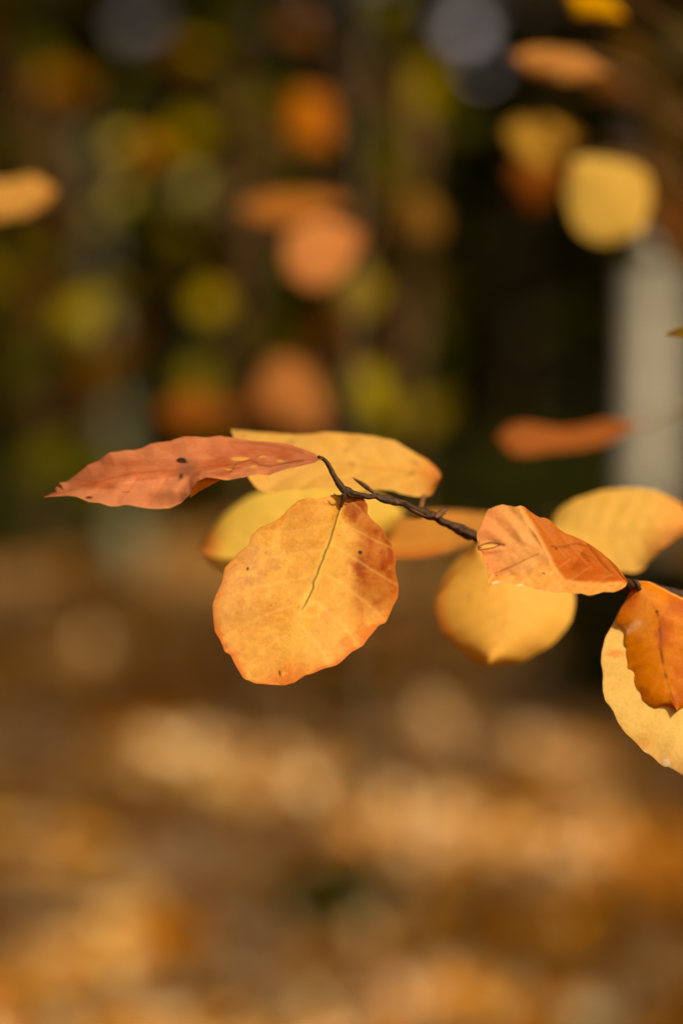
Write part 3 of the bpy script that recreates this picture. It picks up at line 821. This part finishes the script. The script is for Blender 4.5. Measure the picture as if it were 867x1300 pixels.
def dJ(px, py, s, v):
    return 0.8092 + 0.006 * (860 - py) / 120 + 0.003 * v ** 2 + 0.00008 * pucker(s, v, 7, 0.22) + wav(px, py, 23, 0.0007, 50)


def pJ(px, py, s, v):
    n1 = fbm(px / 24, py / 24, 41, 5); n2 = fbm(px / 8, py / 8, 42, 4)
    base = np.broadcast_to(lin((220, 130, 30)), px.shape + (3,)).copy()
    base = mix(base, lin((184, 80, 14)), sstep(-0.1, 0.5, n1 + (px - 838) / 60) * 0.6)
    base = mix(base, lin((214, 138, 52)), spot(px, py, 817, 782, 17, 34, 0.9) * 0.8)
    base = mix(base, lin((210, 108, 48)), sstep(790, 760, py - 0.3 * (px - 800)) * sstep(818, 800, px + 6 * n1) * 0.9)
    base = mix(base, lin((188, 88, 30)), sstep(0.12, 0.5, n1) * 0.5)
    base = mix(base, lin((244, 200, 150)), polyseg(px + 2 * n2 * 3, py, [(789, 800), (798, 801), (809, 791)], 4.5) * 0.6)  # highlight along the curled lip, painted into the pigment
    base = mix(base, lin((112, 56, 12)), np.exp(-(v * 40 / 1.6) ** 2) * sstep(0.18, 0.3, s) * (0.55 + 0.4 * vnoise(py / 6, py * 0, 8)))
    base = mix(base, lin((70, 36, 10)), np.clip(spot(px, py, 834, 777, 2.4) + spot(px, py, 838, 824, 1.8) * 0.7 + spot(px, py, 836, 800, 1.4) * 0.6, 0, 1) * 0.8)
    base = mix(base, lin((165, 84, 18)), veins(s, v, 7, 0.22, 0.05) * 0.15)
    return base * (1 + 0.08 * n2)[..., None] * GAIN * 0.9


lfJ = build_leaf(J_L, J_R, J_M, None, pJ, young, B0, (170, 90), 'leaf', 'dark rusty orange leaf lying over the paler leaf at the right edge', depth=dJ, seed=14)
stalk(lfI, [(812, 748, 0.814), (804, 740, 0.818), (801, 744, 0.823)], 0.0007, 0.0011, 16, M_TWIG, 0.2)
stalk(lfJ, [(812, 745, 0.812), (806, 738, 0.813), (802, 742, 0.817), (803, 746, 0.823)], 0.0007, 0.0011, 16, M_TWIG, 0.2)


# ---- soft leaves just behind
def soft_paint(c, c_edge=None, c2=None, grad=None, seed=1, gain=1.0, nv=8, edge_side=0):
    def f(px, py, s, v):
        n1 = fbm(px / 40, py / 40, seed, 4)
        base = np.broadcast_to(lin(c), px.shape + (3,)).copy()
        if c2 is not None:
            base = mix(base, lin(c2), sstep(0, 1, grad(px, py) + 0.25 * n1))
        n4 = fbm(px / 13, py / 13, seed + 9, 4)
        base = mix(base, base * np.array((0.92, 0.80, 0.62)), sstep(0.0, 0.6, n1 + 0.6 * n4) * 0.55)
        base = mix(base, base * 1.18, veins(s, v, nv, 0.18, 0.07) * 0.8)
        base = mix(base, base * np.array((0.8, 0.68, 0.5)), np.exp(-(v / 0.03) ** 2) * 0.5)
        base = mix(base, base * 0.35, sstep(0.62, 0.72, fbm(px / 7, py / 7, seed + 31, 2)) * 0.5)
        if c_edge is not None:
            e = sstep(0.8, 1.0, np.maximum(np.abs(v), 0) + 0.06 * n1)
            base = mix(base, lin(c_edge), e * 0.75)
        return base * (1 + 0.16 * n1)[..., None] * GAIN * gain * 0.94
    return f


C_T = [(560, 606), (557, 598), (546, 587), (535, 580), (525, 574), (504, 561.5), (475, 554.5), (446, 551), (417, 548.5), (388, 552), (342, 549.5), (315, 547), (292.5, 545)]
C_B = [(560, 606), (556, 616), (546, 629), (525, 630), (488, 622), (450, 621), (417, 620), (363, 622.5), (334, 623.5), (319.5, 613), (310, 590), (300, 565), (292.5, 545)]
C_M = [(560, 606), (500, 597), (440, 590), (380, 583), (330, 568), (292.5, 545)]
lfC = build_leaf(C_T, C_B, C_M, None, soft_paint((214, 168, 94), None, (214, 132, 66), lambda x, y: (x - 520) / 40, 51), young, B0, (60, 30), 'leaf',
                 'yellow leaf lying flat behind the twig, slightly out of focus', depth=lambda px, py, s, v: 0.858 - 0.012 * v + 0.0003 * pucker(s, v, 8), smooth=True, jag=1.5, seed=20)
stalk(lfC, [(540, 624, 0.858), (537, 634, 0.84), (533, 649, 0.813)], 0.0007, 0.001, 20)
D_T = [(516, 654), (505, 642), (480, 628), (440, 619), (400, 617), (350, 620), (317, 630), (296, 644), (275, 665), (261, 683), (254, 700)]
D_B = [(516, 654), (500, 668), (480, 685), (450, 715), (410, 735), (370, 745), (330, 744), (300, 737), (275, 723), (260, 711), (254, 700)]
D_M = [(516, 654), (460, 672), (400, 684), (330, 692), (254, 700)]
lfD = build_leaf(D_T, D_B, D_M, None, soft_paint((226, 190, 96), None, (210, 128, 62), lambda x, y: (285 - x) / 26, 52), young, B0, (50, 30), 'leaf',
                 'soft yellow-green leaf showing behind the large sharp leaf', depth=lambda px, py, s, v: 0.925 - 0.02 * v, smooth=True, jag=1, seed=21)
stalk(lfD, [(512, 655, 0.925), (528, 656, 0.87), (540, 653, 0.815)], 0.0007, 0.001, 20)
E_T = [(660, 668), (640, 656), (612, 651), (580, 649), (546, 648.5), (512, 656), (488, 670), (480, 690)]
E_B = [(660, 668), (630, 682), (596, 690), (571, 700), (538, 707), (504, 709), (486, 704), (480, 690)]
E_M = [(660, 668), (600, 670), (540, 678), (480, 690)]
lfE = build_leaf(E_T, E_B, E_M, None, soft_paint((212, 146, 74), None, (198, 116, 52), lambda x, y: (y - 690) / 16, 53), young, B0, (40, 24), 'leaf',
                 'blurred orange leaf beneath the twig between two sharp leaves', depth=lambda px, py, s, v: 0.94 - 0.02 * v, smooth=True, jag=1, seed=22)
stalk(lfE, [(484, 689, 0.94), (470, 676, 0.90), (456, 648, 0.84), (452, 628, 0.803)], 0.0007, 0.001, 20)
G_L = [(602, 690), (596, 694), (590, 699), (585, 705), (581.5, 709), (566, 731), (557, 751), (553.5, 773.5), (562, 800), (577, 819), (595, 835), (608, 843), (622, 845)]
G_R = [(602, 690), (616, 685), (640, 683), (668, 688), (690, 700), (715, 722), (728, 752), (729, 768), (726, 784), (717, 801), (702, 818), (683, 829), (661, 841), (644, 843), (632, 845), (622, 845)]
G_M = [(602, 690), (632, 735), (640, 790), (620, 842)]
lfG = build_leaf(G_L, G_R, G_M, None, soft_paint((242, 188, 98), None, (226, 138, 66), lambda x, y: np.hypot(x - 650, y - 765) / 26 - 3.0 + (585 - x) / 160, 54), young, B0, (50, 40), 'leaf',
                 'round soft yellow leaf hanging below the folded sharp leaf', depth=lambda px, py, s, v: 0.888 + 0.01 * v * v + 0.006 * (760 - py) / 80, smooth=True, jag=1, seed=23)
stalk(lfG, [(604, 693, 0.888), (606, 688, 0.86), (610, 684, 0.831)], 0.0007, 0.001, 20)
H_T = [(700, 668), (700, 658), (716, 642), (740, 630), (766, 622), (796, 620), (827, 622), (850, 631), (868, 643), (878, 660), (880, 668)]
H_B = [(700, 668), (712, 690), (740, 712), (770, 724), (796, 727), (806, 727), (817, 722), (830, 706), (849, 691), (867, 679), (880, 668)]
H_M = [(700, 668), (740, 674), (790, 678), (840, 674), (880, 668)]
lfH = build_leaf(H_T, H_B, H_M, None, soft_paint((220, 176, 94), None, (230, 156, 92), lambda x, y: (x + 0.55 * (y - 650) - 815) / 80, 55), young, B0, (50, 40), 'leaf',
                 'broad soft yellow leaf behind the folded leaf near the right edge', depth=lambda px, py, s, v: 0.908 - 0.014 * v + 0.0003 * pucker(s, v, 8), smooth=True, jag=1.5, seed=24)
stalk(lfH, [(876, 668, 0.908), (900, 700, 0.88), (925, 768, 0.84)], 0.0007, 0.001, 20)
# a leaf tip just entering from the right
T_L = [(930, 405), (900, 402), (870, 412), (852, 419), (842, 426)]
T_R = [(930, 405), (905, 430), (880, 432), (858, 428), (842, 426)]
lfT = build_leaf(T_L, T_R, [(930, 405), (890, 416), (860, 423), (842, 426)], None, soft_paint((150, 116, 38), seed=56, gain=0.6), young, B0, (24, 12), 'leaf',
                 'small olive leaf tip entering at the right edge', depth=lambda px, py, s, v: 0.876 - 0.006 * v, smooth=True, jag=0.5, seed=25)
tip_end = P(930, 405, 0.876); q = np.linspace(0, 1, 20)[:, None]; so = stem_at(1.42)
v_, f_ = tube(tip_end + (so - tip_end) * q + np.array((0, 0, 0.01)) * np.sin(q * np.pi), 0.0008, 8)
new_mesh('stalk', v_, f_, M_STALK, lfT, origin=B0)


# ------------------------------------------------------------------ blurred saplings farther back
def leaf_shape(cx, cy, l, w, ang, n=9):
    c, s = math.cos(R(ang)), math.sin(R(ang))
    t = np.linspace(0, 1, n); prof = np.sin(np.pi * t ** 0.88) ** 0.85
    ax = (t - 0.5) * l
    up = np.stack([cx + ax * c + prof * w / 2 * s, cy + ax * s - prof * w / 2 * c], 1)
    dn = np.stack([cx + ax * c - prof * w / 2 * s, cy + ax * s + prof * w / 2 * c], 1)
    md = np.stack([cx + ax * c, cy + ax * s], 1)
    return up, dn, md


def sapling(loc, height, leaves, label, stem_r=0.004, bend=(0, 0), seed=1, gain=1.0, group=None):
    """leaves: (px, py, length, width, angle, distance, colour, tilt[, label]); every leaf hangs on a twig that runs to the stem"""
    r = np.random.default_rng(seed)
    o = np.array((loc[0], loc[1], float(ground_h(np.array([loc[0]]), np.array([loc[1]]))[0])))
    t = thing('young_beech', tuple(o), label, 'sapling', group)
    z = np.linspace(-0.04, height, 40)
    sx = lambda q: o + np.stack([bend[0] * (q / height) ** 1.5 + 0.015 * np.sin(q * 3), bend[1] * (q / height) ** 1.5 + 0 * q, q], -1)
    v, f = tube(sx(z), stem_r * (1 - 0.6 * z / height), 10, 0.05)
    new_mesh('stem', v, f, M_STEM, t, origin=o)
    for k, lf in enumerate(leaves):
        px, py, l, w, a, d, c, tl = lf[:8]
        u, dn, md = leaf_shape(px, py, l, w, a)
        if len(lf) > 8 and lf[8].startswith('large round'):       # egg shaped, broad towards its tip
            md0 = np.array(md); pr = np.sin(np.pi * np.linspace(0, 1, 9) ** 1.2) ** 0.72 / np.sin(np.pi * np.linspace(0, 1, 9) ** 0.88).clip(0.02, 1) ** 0.85
            pr[0] = pr[-1] = 1; pr = pr.clip(0.5, 1.5)
            u = md0 + (np.array(u) - md0) * pr[:, None]; dn = md0 + (np.array(dn) - md0) * pr[:, None]
        if len(lf) > 8 and lf[8].startswith('flat'):
            u = [(822, 541), (790, 534), (765, 533), (738, 539), (714, 543), (690, 540), (660, 537), (640, 544), (630, 556)]
            dn = [(822, 541), (790, 553), (760, 566), (735, 571), (714, 573), (695, 575), (662, 578), (640, 571), (630, 556)]
            md = [(822, 541), (780, 545), (735, 556), (690, 558), (630, 556)]
        lo = build_leaf(u, dn, md, None, soft_paint(c, None, tuple(np.array(c) * np.array((0.93, 0.84, 0.8))), lambda x, y: (x - px) / max(l, 20), 100 + k + seed, gain), t, o, (20, 12), 'leaf',
                        lf[8] if len(lf) > 8 else None, depth=lambda X, Y, s, vv: d + tl * (Y - py) / 867 * W0 * d + 0.004 * vv * vv, smooth=True, jag=1.2, mat=M_LEAF_FAR, seed=k + 13 * seed, warp=0.1 if l > 125 else 0.5)
        base = P(md[0][0], md[0][1], d + tl * (md[0][1] - py) / 867 * W0 * d)
        zz = float(np.clip(base[2] - o[2] - 0.10 + r.uniform(-0.03, 0.03), 0.1, height * 0.97)); tgt = sx(np.array([zz]))[0]
        q = np.linspace(0, 1, 16)[:, None]
        p = base + (tgt - base) * q + np.array((0, 0, 0.05)) * np.sin(q * np.pi)
        v, f = tube(p, np.linspace(0.0006, 0.0016, 16), 6)
        new_mesh('twig', v, f, M_STALK, t, origin=o)
    return t


YEL, ORA, OLV = (232, 182, 58), (222, 132, 62), (172, 156, 36)
xr = px_x(1010, 1.35)
sapling((xr, 1.35), 1.75, [
    (768, 250, 132, 112, 48, 1.25, (234, 194, 104), -0.3, 'large round bright yellow blurred leaf at upper right'),
    (712, 82, 130, 42, 10, 1.22, (214, 150, 88), -0.6, 'long orange blurred leaf at the top right'),
    (688, 172, 100, 56, 5, 1.5, (212, 164, 74), -0.5),
    (682, 222, 75, 62, 0, 1.6, (176, 104, 46), 0.3),
    (756, 8, 84, 36, 22, 1.18, (222, 164, 40), -0.5),
    (780, 116, 80, 40, 25, 1.5, (128, 82, 36), 0.3),
    (720, 556, 190, 40, -5, 1.1, (180, 106, 58), -1.2, 'flat reddish orange blurred leaf floating against the dark gap'),
    (845, 170, 90, 70, 60, 1.7, (96, 74, 34), 0.2), (830, 110, 80, 60, 30, 1.9, (84, 66, 30), 0.2), (835, 230, 90, 60, 80, 1.9, (110, 78, 36), 0.2), (870, 60, 70, 60, 20, 1.9, (90, 84, 48), 0.1), (800, 320, 70, 40, 10, 2.0, (60, 52, 22), 0.1), (870, 320, 80, 50, 40, 1.9, (120, 88, 40), 0.1), (850, 285, 80, 50, 70, 1.7, (140, 90, 48), 0.2), (800, 70, 60, 40, 30, 1.8, (110, 80, 30), 0.0),
], 'young beech with bright yellow blurred leaves at the upper right', 0.006, (0.02, 0), 3)
sapling((px_x(436, 1.8), 1.8), 1.66, [
    (412, 322, 112, 84, -30, 1.5, (232, 154, 98), -0.3, 'red-orange blurred leaf above the branch'),
    (375, 262, 150, 36, -4, 1.6, (196, 126, 64), -0.8),
    (395, 152, 84, 62, 60, 2.4, (206, 124, 42), -0.3),
    (458, 372, 66, 64, 0, 2.2, (150, 132, 38), -0.3),
    (376, 502, 118, 74, 60, 1.8, (204, 134, 80), -0.3),
    (250, 524, 105, 50, 0, 1.9, (160, 92, 36), -0.8),
    (340, 520, 70, 40, 20, 1.9, (150, 78, 32), -0.3),
    (536, 275, 66, 50, 60, 2.2, (150, 108, 48), -0.3),
    (198, 188, 60, 44, 30, 2.3, (150, 104, 30), -0.3),
], 'slender young beech with orange blurred leaves above the middle of the branch', 0.0028, (0.03, 0), 5)
sapling((px_x(-190, 1.2), 1.2), 1.55, [
    (18, 250, 112, 60, -8, 1.2, (230, 172, 96), -0.5, 'yellow-orange blurred leaf cut by the left edge'),
    (-60, 420, 90, 60, 20, 1.25, (220, 150, 60), -0.5),
], 'young beech with one orange-yellow leaf reaching in at the left edge', 0.005, (0, 0), 7)
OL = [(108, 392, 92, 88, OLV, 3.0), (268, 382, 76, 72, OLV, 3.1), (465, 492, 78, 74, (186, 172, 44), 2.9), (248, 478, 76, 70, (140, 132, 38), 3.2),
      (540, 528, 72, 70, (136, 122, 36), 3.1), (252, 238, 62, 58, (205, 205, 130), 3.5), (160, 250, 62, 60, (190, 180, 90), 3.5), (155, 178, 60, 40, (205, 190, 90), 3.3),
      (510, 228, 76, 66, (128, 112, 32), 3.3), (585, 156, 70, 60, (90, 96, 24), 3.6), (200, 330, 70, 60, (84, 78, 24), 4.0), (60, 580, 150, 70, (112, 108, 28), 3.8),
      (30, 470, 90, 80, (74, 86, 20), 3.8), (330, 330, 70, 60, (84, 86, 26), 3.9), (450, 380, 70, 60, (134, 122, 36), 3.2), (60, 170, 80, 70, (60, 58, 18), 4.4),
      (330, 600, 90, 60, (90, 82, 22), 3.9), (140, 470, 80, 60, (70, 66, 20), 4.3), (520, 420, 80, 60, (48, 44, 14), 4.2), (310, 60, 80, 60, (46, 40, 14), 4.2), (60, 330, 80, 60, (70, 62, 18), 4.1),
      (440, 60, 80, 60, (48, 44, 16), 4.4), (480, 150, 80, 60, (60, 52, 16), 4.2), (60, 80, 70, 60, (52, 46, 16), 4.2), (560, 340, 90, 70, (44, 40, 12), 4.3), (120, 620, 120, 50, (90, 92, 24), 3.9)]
groups_far = [([q for q in OL if q[0] < 190], (px_x(40, 3.9), 3.9), 'leafy olive-green young tree blurred behind the left part of the branch', 11),
              ([q for q in OL if 190 <= q[0] < 400], (px_x(300, 3.6), 3.6), 'olive-leaved young tree blurred above the pinkish leaf', 12),
              ([q for q in OL if q[0] >= 400], (px_x(505, 3.4), 3.4), 'young tree with round olive leaf blurs right of the orange leaves', 13)]
for lst, loc, lab, sd in groups_far:
    r = np.random.default_rng(sd)
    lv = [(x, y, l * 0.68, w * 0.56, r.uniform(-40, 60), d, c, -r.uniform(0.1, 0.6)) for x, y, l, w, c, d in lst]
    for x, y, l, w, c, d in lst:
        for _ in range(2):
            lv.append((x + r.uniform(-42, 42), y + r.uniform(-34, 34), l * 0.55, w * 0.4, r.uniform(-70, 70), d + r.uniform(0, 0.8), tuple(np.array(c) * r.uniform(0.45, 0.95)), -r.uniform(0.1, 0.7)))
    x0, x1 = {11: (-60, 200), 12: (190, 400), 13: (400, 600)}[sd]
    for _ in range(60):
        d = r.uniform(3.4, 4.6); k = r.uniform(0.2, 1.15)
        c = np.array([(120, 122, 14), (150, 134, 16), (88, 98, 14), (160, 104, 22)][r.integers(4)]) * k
        lx, ly = r.uniform(x0, x1), r.uniform(0, 620 if sd != 13 else 480)
        if any(abs(lx - q[0]) < q[2] + 38 and abs(ly - q[1]) < q[3] + 34 for q in SKY_GAPS[:3]):
            continue
        lv.append((lx, ly, 48 * r.uniform(0.5, 1.3), 30 * r.uniform(0.5, 1.2), r.uniform(-60, 60), d, tuple(c), -r.uniform(0, 0.6)))
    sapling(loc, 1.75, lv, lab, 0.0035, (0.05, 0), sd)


def shrub(px, d, h, rx, n, label, seed):
    r = np.random.default_rng(seed); x = float(px_x(px, d))
    g = float(ground_h(np.array([x]), np.array([d]))[0])
    t = thing('shrub', (x, d, g), label, 'shrub')
    parts = []
    for k in range(9):
        a = r.uniform(0, 2 * np.pi); l = rx * r.uniform(0.3, 0.9); q = np.linspace(0, 1, 8)
        parts.append(tube(np.stack([x + np.cos(a) * l * q, d + np.sin(a) * l * q, g - 0.03 + h * 0.9 * q ** 0.8], 1), 0.012 * (1 - 0.8 * q), 6))
    V, F = join(parts); new_mesh('stem', V, F, M_DARK_BARK, t, origin=(x, d, g))
    C = np.stack([x + r.normal(0, 0.45, n) * rx, d + r.normal(0, 0.45, n) * rx, g + h * r.beta(1.6, 1.5, n)], 1)
    quads_mesh('foliage', rand_quads(C, r.uniform(0.05, 0.10, n), r), M_FOL, t, palette(n, [(0.02, 0.03, 0.008), (0.045, 0.055, 0.012), (0.09, 0.08, 0.016)], [3, 3, 1], r), origin=(x, d, g))


shrub(830, 11.0, 0.75, 0.55, 2600, 'low dark green shrub at the foot of the pale sunlit trunk', 1)
shrub(20, 24.0, 0.9, 1.3, 3500, 'low green shrub on the left beneath the olive leaf blurs', 2)
shrub(640, 22.0, 1.3, 1.6, 3500, 'low dark shrub between the two pale trunks', 3)


# a clump of grass on the wood floor
def grass_tuft(x, y, label, seed):
    r = np.random.default_rng(seed); n = 160
    g = float(ground_h(np.array([x]), np.array([y]))[0])
    C = np.stack([x + r.normal(0, 0.07, n), y + r.normal(0, 0.09, n), np.full(n, g)], 1)
    a = r.uniform(0, 2 * np.pi, n); h = r.uniform(0.08, 0.2, n); b = r.uniform(0.02, 0.10, n)
    dr = np.stack([np.cos(a), np.sin(a), 0 * a], 1); sd = np.stack([-np.sin(a), np.cos(a), 0 * a], 1) * 0.004
    up = np.array((0, 0, 1.0))
    m1 = C + dr * (b * 0.35)[:, None] + up * (h * 0.6)[:, None]; tp_ = C + dr * b[:, None] + up * h[:, None]
    V = np.stack([C - sd, C + sd, m1 + sd * 0.8, tp_, m1 - sd * 0.8], 1)
    o = quads_mesh('grass_tuft', V, M_FOL, cols=palette(n, [(0.09, 0.15, 0.015), (0.16, 0.21, 0.025)], [1, 1], r), origin=(x, y, g))
    o['label'] = label; o['category'] = 'grass tuft'


def ground_at(px, py):
    D = FW + (px - 433.5) / 867 * W0 * RT + (650 - py) / 867 * W0 * UP
    t = -CAM_LOC[2] / D[2]
    return CAM_LOC[0] + D[0] * t, CAM_LOC[1] + D[1] * t


gx, gy = ground_at(425, 1205); grass_tuft(gx, gy, 'green grass tuft among fallen leaves below the branch', 1)
gx, gy = ground_at(455, 905); grass_tuft(gx, gy, 'dark green grass tuft on the floor just below the large sharp leaf', 2)
